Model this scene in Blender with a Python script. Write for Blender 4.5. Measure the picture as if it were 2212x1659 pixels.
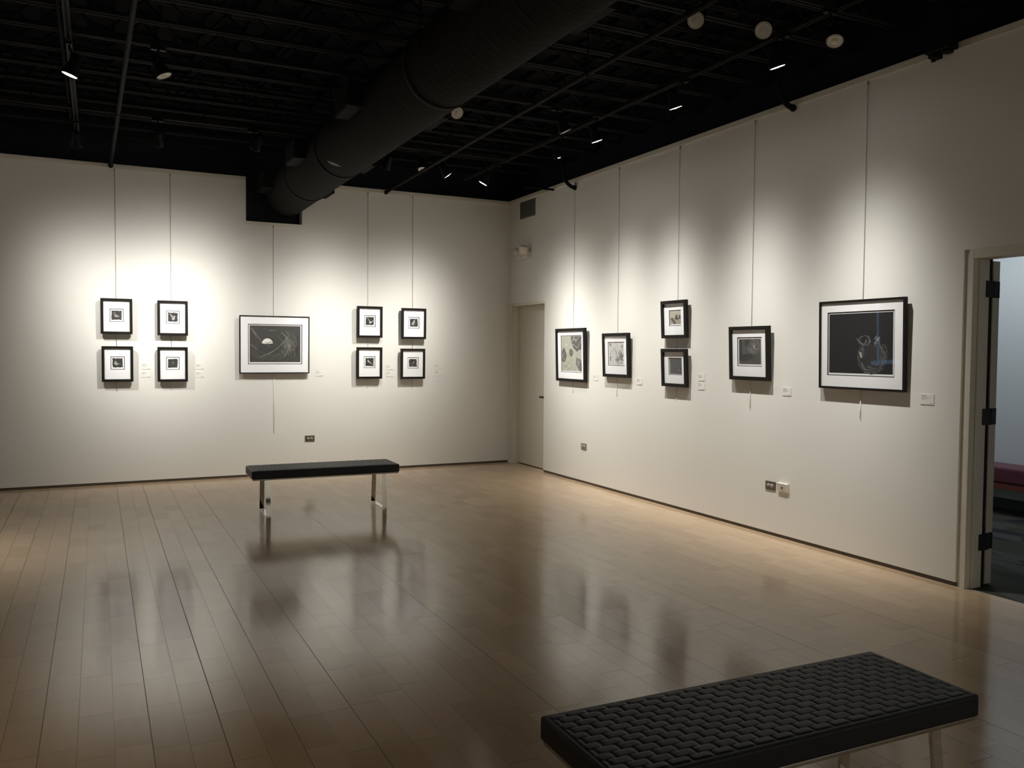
import bpy, bmesh, math, random
from mathutils import Vector, Matrix

for o in list(bpy.data.objects):
    bpy.data.objects.remove(o)
C = bpy.context.scene.collection
SC = bpy.context.scene
PI = math.pi

# ------------------------------------------------------------------ camera
CAM = (-4.9611, -10.1832, 1.5)
YAW, PITCH, ROLL = math.radians(26.2369), math.radians(-2.24), math.radians(0.4403)
F_PX = 1816.6
cd = bpy.data.cameras.new('camera')
co = bpy.data.objects.new('camera', cd)
C.objects.link(co)
cd.sensor_fit = 'HORIZONTAL'
cd.sensor_width = 36.0
cd.lens = 36.0 * F_PX / 2212.0
cd.clip_start = 0.02
fw = Vector((math.sin(YAW) * math.cos(PITCH), math.cos(YAW) * math.cos(PITCH), math.sin(PITCH)))
rt = Vector((math.cos(YAW), -math.sin(YAW), 0))
up = rt.cross(fw)
r2 = rt * math.cos(ROLL) + up * math.sin(ROLL)
u2 = -rt * math.sin(ROLL) + up * math.cos(ROLL)
co.matrix_world = Matrix(((r2.x, u2.x, -fw.x, CAM[0]), (r2.y, u2.y, -fw.y, CAM[1]), (r2.z, u2.z, -fw.z, CAM[2]), (0, 0, 0, 1)))
SC.camera = co

# ------------------------------------------------------------------ world, exposure
w = bpy.data.worlds.new('world')
SC.world = w
w.use_nodes = True
w.node_tree.nodes['Background'].inputs[0].default_value = (0.6, 0.7, 0.8, 1)
w.node_tree.nodes['Background'].inputs[1].default_value = 0.0
SC.view_settings.view_transform = 'Standard'
SC.view_settings.look = 'None'
SC.view_settings.gamma = 1.0
SC.view_settings.exposure = 0.0
try:
    SC.view_settings.use_curve_mapping = False
except Exception:
    pass

WARM = (1.0, 0.98, 0.93)
P_BACK = 315.0      # spots on the back wall
P_RIGHT = 305.0      # spots on the right wall
P_FILL = 330.0      # spots turned to the unseen walls
P_FRONT = 300.0     # added fill lamps behind the camera
P_SIDE = 22.0       # the side room's own ceiling light

# the side room behind the right-hand doorway has a cool ceiling light of its own
la = bpy.data.lights.new('side_room_ceiling_light', 'AREA')
la.shape = 'RECTANGLE'; la.size = 1.2; la.size_y = 1.2
la.energy = P_SIDE; la.color = (0.88, 0.95, 1.0)
lo = bpy.data.objects.new('side_room_ceiling_light', la); C.objects.link(lo)
lo.location = (1.9, -5.2, 2.85)


# unseen fill lamps added behind the camera, bounced off the front wall
for i, (x, y, tx, ty) in enumerate(((-5.1, -10.6, -5.2, -12.6), (-0.9, -10.4, -1.2, -12.6))):
    lf = bpy.data.lights.new('front_fill_lamp', 'SPOT'); lf.energy = P_FRONT; lf.color = WARM
    lf.spot_size = math.radians(85); lf.spot_blend = 1.0; lf.shadow_soft_size = 0.03
    fo = bpy.data.objects.new('front_fill_lamp', lf); C.objects.link(fo)
    fo.location = (x, y, 3.4)
    fo.rotation_euler = (Vector((x, y, 3.4)) - Vector((tx, ty, 1.7))).to_track_quat('Z', 'Y').to_euler()

# unseen warm lamp added at the left to brighten the floor there
lf = bpy.data.lights.new('left_fill_lamp', 'SPOT'); lf.energy = 75; lf.color = (1.0, 0.80, 0.55)
lf.spot_size = math.radians(80); lf.spot_blend = 1.0; lf.shadow_soft_size = 0.05
fo = bpy.data.objects.new('left_fill_lamp', lf); C.objects.link(fo)
fo.location = (-7.6, -7.2, 3.4)
fo.rotation_euler = (Vector((-7.6, -7.2, 3.4)) - Vector((-6.5, -7.0, 0))).to_track_quat('Z', 'Y').to_euler()


# ------------------------------------------------------------------ materials
def mat(name, col, rough=0.6, metal=0.0, spec=0.5, noise=None, bump=None, emis=None):
    m = bpy.data.materials.new(name)
    m.use_nodes = True
    nt = m.node_tree
    b = nt.nodes['Principled BSDF']
    b.inputs['Base Color'].default_value = (*col, 1)
    b.inputs['Roughness'].default_value = rough
    b.inputs['Metallic'].default_value = metal
    b.inputs['Specular IOR Level'].default_value = spec
    tc = nt.nodes.new('ShaderNodeTexCoord')
    if noise:
        sc, amt = noise
        n = nt.nodes.new('ShaderNodeTexNoise'); n.inputs['Scale'].default_value = sc
        n.inputs['Detail'].default_value = 4
        nt.links.new(tc.outputs['Object'], n.inputs['Vector'])
        mx = nt.nodes.new('ShaderNodeMix'); mx.data_type = 'RGBA'
        mx.inputs[6].default_value = (*[c * (1 - amt) for c in col], 1)
        mx.inputs[7].default_value = (*[min(1, c * (1 + amt)) for c in col], 1)
        nt.links.new(n.outputs['Fac'], mx.inputs[0])
        nt.links.new(mx.outputs[2], b.inputs['Base Color'])
    if bump:
        sc, st, dist = bump
        n = nt.nodes.new('ShaderNodeTexNoise'); n.inputs['Scale'].default_value = sc
        n.inputs['Detail'].default_value = 5
        nt.links.new(tc.outputs['Object'], n.inputs['Vector'])
        bp = nt.nodes.new('ShaderNodeBump'); bp.inputs['Strength'].default_value = st
        bp.inputs['Distance'].default_value = dist
        nt.links.new(n.outputs['Fac'], bp.inputs['Height'])
        nt.links.new(bp.outputs['Normal'], b.inputs['Normal'])
    if emis:
        b.inputs['Emission Color'].default_value = (*emis[0], 1)
        b.inputs['Emission Strength'].default_value = emis[1]
    return m


def floor_material():
    m = bpy.data.materials.new('maple_plank_floor'); m.use_nodes = True
    nt = m.node_tree; N = nt.nodes; L = nt.links
    b = N['Principled BSDF']
    tc = N.new('ShaderNodeTexCoord')
    sep = N.new('ShaderNodeSeparateXYZ'); L.new(tc.outputs['Object'], sep.inputs[0])

    def M(op, a, b_=None, c=None):
        n = N.new('ShaderNodeMath'); n.operation = op
        for i, v in enumerate((a, b_, c)):
            if v is None: continue
            if isinstance(v, (int, float)): n.inputs[i].default_value = v
            else: L.new(v, n.inputs[i])
        return n.outputs[0]

    def WN(v, dim='1D', wv=None):
        n = N.new('ShaderNodeTexWhiteNoise'); n.noise_dimensions = dim
        if dim == '1D': L.new(v, n.inputs['W'])
        else: L.new(v, n.inputs['Vector'])
        return n.outputs['Value']
    WID = 0.128
    u = M('DIVIDE', M('ADD', sep.outputs['X'], 50 * WID + 5.045 - 39 * WID), WID)
    row = M('FLOOR', u)
    fu = M('FRACT', u)
    rr = WN(row)
    rr2 = WN(M('ADD', row, 37.3))
    length = M('ADD', 0.62, M('MULTIPLY', rr2, 0.25))
    v = M('DIVIDE', M('ADD', sep.outputs['Y'], M('MULTIPLY', rr, 9.0)), length)
    # wobble the joint so planks differ in length
    cell = M('FLOOR', v)
    fv = M('FRACT', v)
    cmb = N.new('ShaderNodeCombineXYZ'); L.new(row, cmb.inputs[0]); L.new(cell, cmb.inputs[1])
    # each cell splits once at a random place
    split = M('ADD', 0.3, M('MULTIPLY', WN(cmb.outputs[0], '3D'), 0.4))
    half = M('GREATER_THAN', fv, split)
    cmb2 = N.new('ShaderNodeCombineXYZ'); L.new(row, cmb2.inputs[0]); L.new(cell, cmb2.inputs[1]); L.new(half, cmb2.inputs[2])
    tone = WN(cmb2.outputs[0], '3D')
    # distance to plank edges in metres
    du = M('MULTIPLY', M('MINIMUM', fu, M('SUBTRACT', 1.0, fu)), WID)
    dv0 = M('MINIMUM', fv, M('SUBTRACT', 1.0, fv))
    dv = M('MULTIPLY', M('MINIMUM', dv0, M('ABSOLUTE', M('SUBTRACT', fv, split))), length)
    edge_row = M('FLOOR', M('ADD', u, 0.5))
    gapw = M('ADD', 0.00035, M('MULTIPLY', M('POWER', WN(edge_row), 2.0), 0.0018))
    gap_u = M('LESS_THAN', du, gapw)
    gap_v = M('LESS_THAN', dv, M('MULTIPLY', WN(cmb.outputs[0], '3D'), 0.0016))
    gap = M('MAXIMUM', gap_u, gap_v)
    # grain stretched along the plank
    mp = N.new('ShaderNodeMapping'); mp.inputs['Scale'].default_value = (38, 2.2, 1)
    L.new(tc.outputs['Object'], mp.inputs['Vector'])
    ad = N.new('ShaderNodeVectorMath'); ad.operation = 'ADD'
    L.new(mp.outputs[0], ad.inputs[0])
    sc3 = N.new('ShaderNodeVectorMath'); sc3.operation = 'SCALE'; sc3.inputs['Scale'].default_value = 7.7
    L.new(cmb2.outputs[0], sc3.inputs[0]); L.new(sc3.outputs[0], ad.inputs[1])
    gr = N.new('ShaderNodeTexNoise'); gr.inputs['Scale'].default_value = 1.0; gr.inputs['Detail'].default_value = 5
    L.new(ad.outputs[0], gr.inputs['Vector'])
    ramp = N.new('ShaderNodeValToRGB')
    ramp.color_ramp.elements[0].position = 0.0; ramp.color_ramp.elements[0].color = (0.49, 0.35, 0.215, 1)
    ramp.color_ramp.elements[1].position = 1.0; ramp.color_ramp.elements[1].color = (0.60, 0.44, 0.285, 1)
    f = M('ADD', M('MULTIPLY', tone, 0.62), M('MULTIPLY', gr.outputs['Fac'], 0.38))
    L.new(f, ramp.inputs[0])
    mx = N.new('ShaderNodeMix'); mx.data_type = 'RGBA'
    L.new(gap, mx.inputs[0]); L.new(ramp.outputs[0], mx.inputs[6]); mx.inputs[7].default_value = (0.07, 0.045, 0.025, 1)
    L.new(mx.outputs[2], b.inputs['Base Color'])
    ro = M('ADD', 0.125, M('MULTIPLY', tone, 0.035))
    L.new(M('ADD', ro, M('MULTIPLY', gap, 0.4)), b.inputs['Roughness'])
    b.inputs['Specular IOR Level'].default_value = 0.6
    bp = N.new('ShaderNodeBump'); bp.inputs['Strength'].default_value = 0.35; bp.inputs['Distance'].default_value = 0.002
    L.new(M('SUBTRACT', M('MULTIPLY', tone, 0.05), gap), bp.inputs['Height'])
    L.new(bp.outputs[0], b.inputs['Normal'])
    return m


def attr_material(name, rough=0.7):
    m = bpy.data.materials.new(name); m.use_nodes = True
    nt = m.node_tree
    a = nt.nodes.new('ShaderNodeVertexColor'); a.layer_name = 'Col'
    b = nt.nodes['Principled BSDF']
    nt.links.new(a.outputs['Color'], b.inputs['Base Color'])
    b.inputs['Roughness'].default_value = rough
    return m


def glazing_material():
    m = bpy.data.materials.new('picture_glass'); m.use_nodes = True
    nt = m.node_tree; N = nt.nodes
    N.remove(N['Principled BSDF'])
    t = N.new('ShaderNodeBsdfTransparent'); g = N.new('ShaderNodeBsdfGlossy'); g.inputs['Roughness'].default_value = 0.015
    lw = N.new('ShaderNodeLayerWeight'); lw.inputs['Blend'].default_value = 0.5
    pw = N.new('ShaderNodeMath'); pw.operation = 'POWER'; pw.inputs[1].default_value = 5.0
    nt.links.new(lw.outputs['Facing'], pw.inputs[0])
    fr = N.new('ShaderNodeMath'); fr.operation = 'MULTIPLY_ADD'; fr.inputs[1].default_value = 0.95; fr.inputs[2].default_value = 0.036
    nt.links.new(pw.outputs[0], fr.inputs[0])
    mx = N.new('ShaderNodeMixShader')
    nt.links.new(fr.outputs[0], mx.inputs[0]); nt.links.new(t.outputs[0], mx.inputs[1]); nt.links.new(g.outputs[0], mx.inputs[2])
    nt.links.new(mx.outputs[0], N['Material Output'].inputs[0])
    return m


def duct_material():
    m = mat('black_duct_paint', (0.017, 0.0162, 0.0138), 0.8, spec=0.06)
    nt = m.node_tree; N = nt.nodes
    tc = N.new('ShaderNodeTexCoord')
    wv = N.new('ShaderNodeTexWave'); wv.wave_type = 'BANDS'; wv.bands_direction = 'Y'
    wv.inputs['Scale'].default_value = 4.0; wv.inputs['Distortion'].default_value = 0.0
    nt.links.new(tc.outputs['Object'], wv.inputs['Vector'])
    pw = N.new('ShaderNodeMath'); pw.operation = 'POWER'; pw.inputs[1].default_value = 10
    nt.links.new(wv.outputs['Fac'], pw.inputs[0])
    bp = N.new('ShaderNodeBump'); bp.inputs['Strength'].default_value = 0.5; bp.inputs['Distance'].default_value = 0.004
    nt.links.new(pw.outputs[0], bp.inputs['Height'])
    nt.links.new(bp.outputs[0], N['Principled BSDF'].inputs['Normal'])
    return m


M_WALL = mat('warm_white_wall_paint', (0.80, 0.782, 0.728), 0.75, spec=0.25, noise=(0.7, 0.015), bump=(160, 0.05, 0.002))
M_BLACKWALL = mat('black_wall_paint', (0.018, 0.020, 0.025), 0.85, spec=0.08, noise=(2, 0.2))
M_DECK = mat('black_deck_paint', (0.009, 0.0092, 0.011), 0.85, spec=0.05, noise=(3, 0.3))
M_JOIST = mat('black_joist_paint', (0.019, 0.0195, 0.0195), 0.7, spec=0.06, noise=(4, 0.2))
M_PIPE = mat('black_pipe_paint', (0.013, 0.013, 0.0125), 0.75, spec=0.08, noise=(6, 0.15))
M_TRACK = mat('black_track_metal', (0.016, 0.016, 0.016), 0.6, spec=0.12, noise=(5, 0.1))
M_SPOT = mat('black_spotlight_metal', (0.010, 0.0105, 0.012), 0.5, spec=0.12, noise=(20, 0.1))
M_DUCT = duct_material()
M_BASEGAPSHADE = mat('brown_base_gap_shade', (0.10, 0.075, 0.05), 0.6, noise=(4, 0.2))  # dark brown stands in for the shadow in the walls' base gap
M_FLOOR = floor_material()
M_TRIM = mat('cream_trim_paint', (0.72, 0.68, 0.58), 0.5, noise=(3, 0.03))
M_DOOR = mat('cream_door_paint', (0.66, 0.615, 0.53), 0.5, noise=(3, 0.03))
M_FRAME = mat('black_frame_wood', (0.010, 0.0082, 0.0062), 0.5, spec=0.22, noise=(30, 0.3))
M_MAT = mat('white_mat_board', (0.93, 0.93, 0.935), 0.85, spec=0.2, noise=(80, 0.01))
M_MATCORE = mat('dark_mat_bevel', (0.035, 0.035, 0.032), 0.8, noise=(50, 0.1))
M_ART = attr_material('printed_paper')
M_GLASS = glazing_material()
M_ROD = mat('steel_rod', (0.33, 0.315, 0.285), 0.4, metal=0.2, noise=(30, 0.05))
M_ROD2 = mat('white_rod_sleeve', (0.75, 0.73, 0.68), 0.5, noise=(30, 0.05))
M_LABEL = mat('white_label_card', (0.81, 0.79, 0.735), 0.8, noise=(60, 0.01))
M_INK = mat('grey_label_ink', (0.34, 0.325, 0.30), 0.8, noise=(60, 0.05))
M_LEATHER = mat('black_woven_leather', (0.0085, 0.0105, 0.013), 0.5, spec=0.42, noise=(40, 0.25), bump=(300, 0.1, 0.001))
M_CHROME = mat('polished_chrome', (0.82, 0.81, 0.79), 0.04, metal=1.0, noise=(8, 0.02))
M_PLATE = mat('brushed_bench_base', (0.45, 0.42, 0.37), 0.3, metal=1.0, noise=(30, 0.05))
M_STEEL = mat('bronze_outlet_plate', (0.16, 0.14, 0.11), 0.4, metal=0.5, noise=(40, 0.1))
M_STEEL2 = mat('steel_outlet_plate', (0.42, 0.39, 0.33), 0.4, metal=0.7, noise=(40, 0.1))
M_RECEPT = mat('grey_receptacle', (0.42, 0.40, 0.35), 0.5, noise=(40, 0.05))
M_TAPE = mat('pale_grey_tape', (0.16, 0.155, 0.14), 0.6, noise=(40, 0.2))
M_SLOT = mat('dark_slot', (0.02, 0.018, 0.015), 0.7, noise=(40, 0.1))
M_WPLASTIC = mat('white_plastic', (0.75, 0.71, 0.63), 0.45, noise=(20, 0.02))
M_VENT = mat('grey_vent_paint', (0.14, 0.14, 0.14), 0.5, noise=(10, 0.1))
M_GAPSHADE = mat('dark_door_gap_shade', (0.030, 0.026, 0.028), 0.8, spec=0.1, noise=(6, 0.2))  # dark colour standing in for shade in the door gap
M_HINGE = mat('black_hinge_metal', (0.018, 0.016, 0.018), 0.4, noise=(20, 0.2))
M_LENS = mat('pale_lamp_face', (0.80, 0.77, 0.70), 0.45, noise=(60, 0.05))
M_LENSGLASS = mat('pale_lamp_centre', (0.62, 0.60, 0.52), 0.2, noise=(90, 0.08))
M_LENSON = mat('lit_lamp_face', (0.9, 0.9, 0.9), 0.4, emis=((1.0, 0.96, 0.90), 14.0))
M_SIDEWALL = mat('blue_white_side_wall', (0.66, 0.70, 0.715), 0.8, noise=(1, 0.03))
M_SIDEBASE = mat('charcoal_side_base', (0.05, 0.055, 0.065), 0.6, noise=(5, 0.1))
M_MAROON = mat('maroon_vinyl', (0.13, 0.035, 0.055), 0.4, noise=(20, 0.1))
M_RED = mat('red_bench_rail', (0.22, 0.05, 0.035), 0.5, noise=(20, 0.1))


def carpet_material():
    m = mat('patterned_carpet', (0.05, 0.052, 0.045), 0.95, spec=0.1)
    nt = m.node_tree; N = nt.nodes
    tc = N.new('ShaderNodeTexCoord')
    mp = N.new('ShaderNodeMapping'); mp.inputs['Scale'].default_value = (3.0, 1.2, 1)
    nt.links.new(tc.outputs['Object'], mp.inputs[0])
    n = N.new('ShaderNodeTexVoronoi'); n.inputs['Scale'].default_value = 2.2
    nt.links.new(mp.outputs[0], n.inputs['Vector'])
    r = N.new('ShaderNodeValToRGB')
    r.color_ramp.interpolation = 'CONSTANT'
    e = r.color_ramp.elements
    e[0].position = 0; e[0].color = (0.055, 0.056, 0.045, 1)
    e[1].position = 0.45; e[1].color = (0.030, 0.034, 0.040, 1)
    x = e.new(0.62); x.color = (0.075, 0.078, 0.07, 1)
    x = e.new(0.85); x.color = (0.04, 0.045, 0.036, 1)
    sp = N.new('ShaderNodeSeparateColor'); nt.links.new(n.outputs['Color'], sp.inputs[0])
    nt.links.new(sp.outputs[0], r.inputs[0])
    nt.links.new(r.outputs[0], N['Principled BSDF'].inputs['Base Color'])
    return m


M_CARPET = carpet_material()


# ------------------------------------------------------------------ mesh helpers
class MB:
    """collects shapes and links them as one mesh object"""

    def __init__(self):
        self.bm = bmesh.new()
        self.col = None

    def _mi(self, faces, mi):
        for f in faces: f.material_index = mi

    def box(self, a, b, bevel=0.0, mi=0, mtx=None, seg=2):
        r = bmesh.ops.create_cube(self.bm, size=1.0)
        vs = r['verts']
        c = [(a[i] + b[i]) / 2 for i in range(3)]; s = [abs(b[i] - a[i]) for i in range(3)]
        for v in vs:
            v.co = Vector((c[0] + v.co.x * s[0], c[1] + v.co.y * s[1], c[2] + v.co.z * s[2]))
        fs = list({f for v in vs for f in v.link_faces})
        self._mi(fs, mi)
        if bevel > 0:
            es = list({e for v in vs for e in v.link_edges})
            r2_ = bmesh.ops.bevel(self.bm, geom=es, offset=bevel, segments=seg, affect='EDGES', profile=0.5)
            vs = list({v for f in r2_['faces'] for v in f.verts} | {v for v in vs if v.is_valid})
            self._mi([f for f in r2_['faces']], mi)
        if mtx is not None:
            for v in vs: v.co = mtx @ v.co
        return self

    def tube(self, path, r, n=12, mi=0, caps=True, radii=None):
        P = [Vector(p) for p in path]
        rings = []
        prev = None
        for i, p in enumerate(P):
            t = (P[min(i + 1, len(P) - 1)] - P[max(i - 1, 0)]).normalized()
            if prev is None:
                x = t.orthogonal().normalized()
            else:
                x = (prev - t * prev.dot(t)).normalized()
            prev = x
            y = t.cross(x)
            rr = radii[i] if radii else r
            rings.append([self.bm.verts.new(p + (x * math.cos(2 * PI * k / n) + y * math.sin(2 * PI * k / n)) * rr) for k in range(n)])
        for a, b in zip(rings, rings[1:]):
            for k in range(n):
                f = self.bm.faces.new((a[k], a[(k + 1) % n], b[(k + 1) % n], b[k])); f.smooth = True; f.material_index = mi
        if caps:
            f = self.bm.faces.new(list(reversed(rings[0]))); f.material_index = mi
            f = self.bm.faces.new(rings[-1]); f.material_index = mi
        return self

    def lathe(self, prof, mtx=Matrix(), n=24, mi=0, mis=None):
        """profile of (radius, height) about z"""
        rings = []
        for r, h in prof:
            if r < 1e-6:
                rings.append([self.bm.verts.new(mtx @ Vector((0, 0, h)))])
            else:
                rings.append([self.bm.verts.new(mtx @ Vector((r * math.cos(2 * PI * k / n), r * math.sin(2 * PI * k / n), h))) for k in range(n)])
        for i, (a, b) in enumerate(zip(rings, rings[1:])):
            for k in range(n):
                q = [a[k % len(a)], a[(k + 1) % len(a)], b[(k + 1) % len(b)], b[k % len(b)]]
                q2 = []
                for v in q:
                    if v not in q2: q2.append(v)
                if len(q2) > 2:
                    f = self.bm.faces.new(q2); f.smooth = True; f.material_index = mis[i] if mis else mi
        return self

    def poly(self, pts, mi=0):
        f = self.bm.faces.new([self.bm.verts.new(Vector(p)) for p in pts]); f.material_index = mi
        return f

    def prism(self, pts, vec, mi=0):
        a = [self.bm.verts.new(Vector(p)) for p in pts]
        b = [self.bm.verts.new(Vector(p) + Vector(vec)) for p in pts]
        n = len(a)
        fs = [self.bm.faces.new(a), self.bm.faces.new(list(reversed(b)))]
        for k in range(n):
            fs.append(self.bm.faces.new((a[k], b[k], b[(k + 1) % n], a[(k + 1) % n])))
        self._mi(fs, mi)
        return self

    def build(self, name, m, parent=None, norm=True):
        if norm: bmesh.ops.recalc_face_normals(self.bm, faces=self.bm.faces[:])
        me = bpy.data.meshes.new(name)
        self.bm.to_mesh(me); self.bm.free()
        for x in (m if isinstance(m, (list, tuple)) else [m]): me.materials.append(x)
        o = bpy.data.objects.new(name, me); C.objects.link(o)
        if parent is not None: o.parent = parent
        return o


def tag(o, label, cat, group=None):
    o['label'] = label; o['category'] = cat
    if group: o['group'] = group
    return o


def thing(name, label, cat, loc=(0, 0, 0), rot=(0, 0, 0), group=None):
    o = bpy.data.objects.new(name, None); C.objects.link(o)
    o.empty_display_size = 0.1
    o.location = loc; o.rotation_euler = rot
    return tag(o, label, cat, group)


def struct(o):
    o['kind'] = 'structure'
    return o


# ------------------------------------------------------------------ the setting
XL, YF, ZC = -8.8, -12.6, 4.12
HW = 3.497          # top of the white walls
# main floor
b = MB(); b.box((XL, YF, -0.06), (0.04, 0.0, 0.0)); b.box((0.04, -2.5, -0.06), (0.139, 0.0, 0.0)); struct(b.build('floor', M_FLOOR))

# back wall: white furred panel with a notch for the duct, black wall above and behind it
b = MB()
NX0, NX1, NZ = -3.402, -2.754, 2.985
b.box((XL, 0.0, 0.028), (NX0, 0.14, HW))
b.box((NX0, 0.0, 0.028), (NX1, 0.14, NZ))
b.box((NX1, 0.0, 0.028), (0.0, 0.14, HW))
b.box((XL, 0.14, 0.0), (0.14, 0.24, ZC), mi=1)
struct(b.build('wall_back', [M_WALL, M_BLACKWALL]))
b = MB(); b.box((XL, 0.006, 0.0), (0.0, 0.139, 0.028)); struct(b.build('base_gap_shade_back', M_BASEGAPSHADE))  # strip coloured as the shadow line under the back wall

# right wall with the corner door opening and the large doorway
D1A, D1B, D1H = -0.085, -1.012, 2.125     # corner door
D2A, D2B, D2H = -6.622, -7.70, 2.165      # doorway to the side room
WT = 0.14
b = MB()
b.box((0.0, D1A, 0.0), (WT, 0.0, HW))
b.box((0.0, D1B, D1H), (WT, D1A, HW))
b.box((0.0, D2A, 0.028), (WT, D1B, HW))
b.box((0.0, D2B, D2H), (WT, D2A, HW))
b.box((0.0, YF, 0.028), (WT, D2B, HW))
b.box((WT, YF, HW), (WT + 0.1, 0.14, ZC), mi=1)
b.box((WT, D1B - 0.1, 0.0), (WT + 0.05, 0.0, D1H + 0.1), mi=1)
struct(b.build('wall_right', [M_WALL, M_BLACKWALL]))
b = MB()
b.box((0.006, D2A, 0.0), (0.13, D1B, 0.028)); b.box((0.006, YF, 0.0), (0.13, D2B, 0.028))
struct(b.build('base_gap_shade_right', M_BASEGAPSHADE))  # same painted shadow line under the right wall

# hanging rail along the top of the white walls
b = MB()
b.box((XL, -0.012, HW - 0.048), (NX0, -0.0005, HW - 0.002), 0.003)
b.box((NX0 - 0.010, -0.006, NZ), (NX0 + 0.002, -0.0005, HW - 0.048), 0.0)
b.box((NX0, -0.012, NZ - 0.030), (NX1, -0.0005, NZ + 0.002), 0.003)
b.box((NX1, -0.012, HW - 0.048), (-0.012, -0.0005, HW - 0.002), 0.003)
struct(b.build('trim_1', M_TRIM))
b = MB(); b.box((-0.012, YF, HW - 0.048), (-0.0005, 0.0, HW - 0.002), 0.003); struct(b.build('trim_2', M_TRIM))

# blue-lit sidelight beyond the left edge; the large black print's glass mirrors it
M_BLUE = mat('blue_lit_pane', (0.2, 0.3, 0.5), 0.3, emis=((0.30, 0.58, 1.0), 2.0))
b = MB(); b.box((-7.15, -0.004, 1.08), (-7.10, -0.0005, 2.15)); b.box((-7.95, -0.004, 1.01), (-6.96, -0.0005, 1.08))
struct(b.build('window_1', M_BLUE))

# unseen walls that close the room
b = MB(); b.box((XL - 0.15, YF, 0.0), (XL, 0.24, ZC)); struct(b.build('wall_left', M_WALL))
b = MB(); b.box((XL - 0.15, YF - 0.15, 0.0), (WT + 0.1, YF, ZC)); struct(b.build('wall_front', M_WALL))

# ceiling deck and its open-web joists
b = MB()
b.box((XL - 0.15, YF - 0.15, ZC), (WT + 0.1, 0.24, ZC + 0.08))
for k in range(28):      # ribs of the steel deck
    x = XL + 0.15 + k * 0.32
    b.box((x, YF, ZC - 0.035), (x + 0.12, 0.13, ZC - 0.001))
ceil = struct(b.build('ceiling', M_DECK))


def joist_bm():
    b = MB()
    for s in (-1, 1):
        b.box((XL + 0.01, s * 0.022 - 0.014, 3.752), (WT - 0.005, s * 0.022 + 0.014, 3.764))
        b.box((XL + 0.01, s * 0.010 - 0.002, 3.752), (WT - 0.005, s * 0.010 + 0.002, 3.786))
        b.box((XL + 0.01, s * 0.022 - 0.014, 4.066), (WT - 0.005, s * 0.022 + 0.014, 4.080))
    n = 30
    dx = (WT - XL - 0.2) / n
    pts = [(XL + 0.1 + i * dx, 0, 3.765 if i % 2 else 4.07) for i in range(n + 1)]
    for p, q in zip(pts, pts[1:]):
        b.tube([p, q], 0.009, 6)
    return b


j0 = joist_bm().build('joist', M_JOIST, ceil)
j0.location.y = -0.125
for k in range(1, 27):
    j = j0.copy(); C.objects.link(j); j.parent = ceil
    j.location.y = -0.125 - 0.4555 * k

# corner door, recessed in the right wall
b = MB()
b.box((0.095, D1B + 0.002, 0.012), (0.139, D1A - 0.032, D1H - 0.032), 0.002)
d1 = struct(b.build('door_1', M_DOOR))
b = MB()
b.box((0.002, D1A - 0.03, 0.0), (0.139, D1A - 0.001, D1H - 0.001))
b.box((0.002, D1B + 0.001, D1H - 0.03), (0.139, D1A - 0.031, D1H - 0.001))
b.box((-0.008, D1A - 0.03, 0.0), (0.001, D1A + 0.032, D1H + 0.006), 0.002)
b.build('door_frame', M_TRIM, d1)
b = MB(); b.tube([(0.096, -0.925, 0.925), (0.03, -0.925, 0.925)], 0.012, 10)
b.box((0.022, -0.935, 0.912), (0.040, -0.845, 0.938), 0.005); b.lathe([(0.0, 0.0), (0.028, 0.0), (0.028, 0.008), (0.0, 0.008)], Matrix.Translation((0.0955, -0.925, 0.925)) @ Matrix.Rotation(-PI / 2, 4, 'Y'), 16)
b.build('door_handle', M_HINGE, d1)

# doorway to the side room: steel frame, leaf swung right round against the far face of the wall
d2 = struct(MB().box((0.200, -6.688, 0.010), (0.262, -5.76, 2.10), 0.002).build('door_2', M_DOOR))
b = MB()
b.box((0.018, D2A - 0.040, 0.0), (0.139, D2A - 0.001, D2H - 0.001))          # recess beside the frame
b.box((-0.004, -6.690, 0.0), (0.139, D2A - 0.041, D2H - 0.001), 0.002)       # jamb
b.box((0.045, -6.702, 0.0), (0.139, -6.691, D2H - 0.061), 0.002)             # stop
b.box((-0.004, D2B + 0.06, D2H - 0.060), (0.139, -6.691, D2H - 0.001), 0.002)  # head
b.box((-0.004, D2B + 0.001, 0.0), (0.139, D2B + 0.059, D2H - 0.001), 0.002)
b.build('door_frame', M_TRIM, d2)
for z in (0.24, 1.05, 1.865):
    b = MB()
    b.box((0.104, -6.707, z), (0.178, -6.703, z + 0.105)); b.box((0.196, -6.694, z), (0.256, -6.689, z + 0.105))
    b.tube([(0.187, -6.702, z), (0.187, -6.702, z + 0.105)], 0.010, 10)
    b.build('hinge', M_HINGE, d2)

MB().box((0.1405, -6.680, 0.0), (0.199, -5.80, D2H - 0.02)).build('gap_shade', M_GAPSHADE, d2)  # dark filler added as the shade between wall and open leaf

# side room behind the doorway
b = MB(); b.box((0.0401, -9.0, -0.07), (3.1, -2.6, -0.002)); struct(b.build('floor_side_room', M_CARPET))
b = MB(); b.box((2.98, -9.0, 0.0), (3.1, -2.6, 3.0)); b.box((WT, -2.6, 0.0), (3.1, -2.5, 3.0)); b.box((WT, -9.1, 0.0), (3.1, -9.0, 3.0))
struct(b.build('wall_side_room', M_SIDEWALL))
b = MB(); b.box((WT + 0.1, -9.1, 3.0), (3.1, -2.5, 3.08)); struct(b.build('ceiling_side_room', M_SIDEWALL))
b = MB(); b.box((2.966, -9.0, 0.0), (2.979, -2.6, 0.10)); struct(b.build('baseboard_side_room', M_SIDEBASE))

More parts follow.
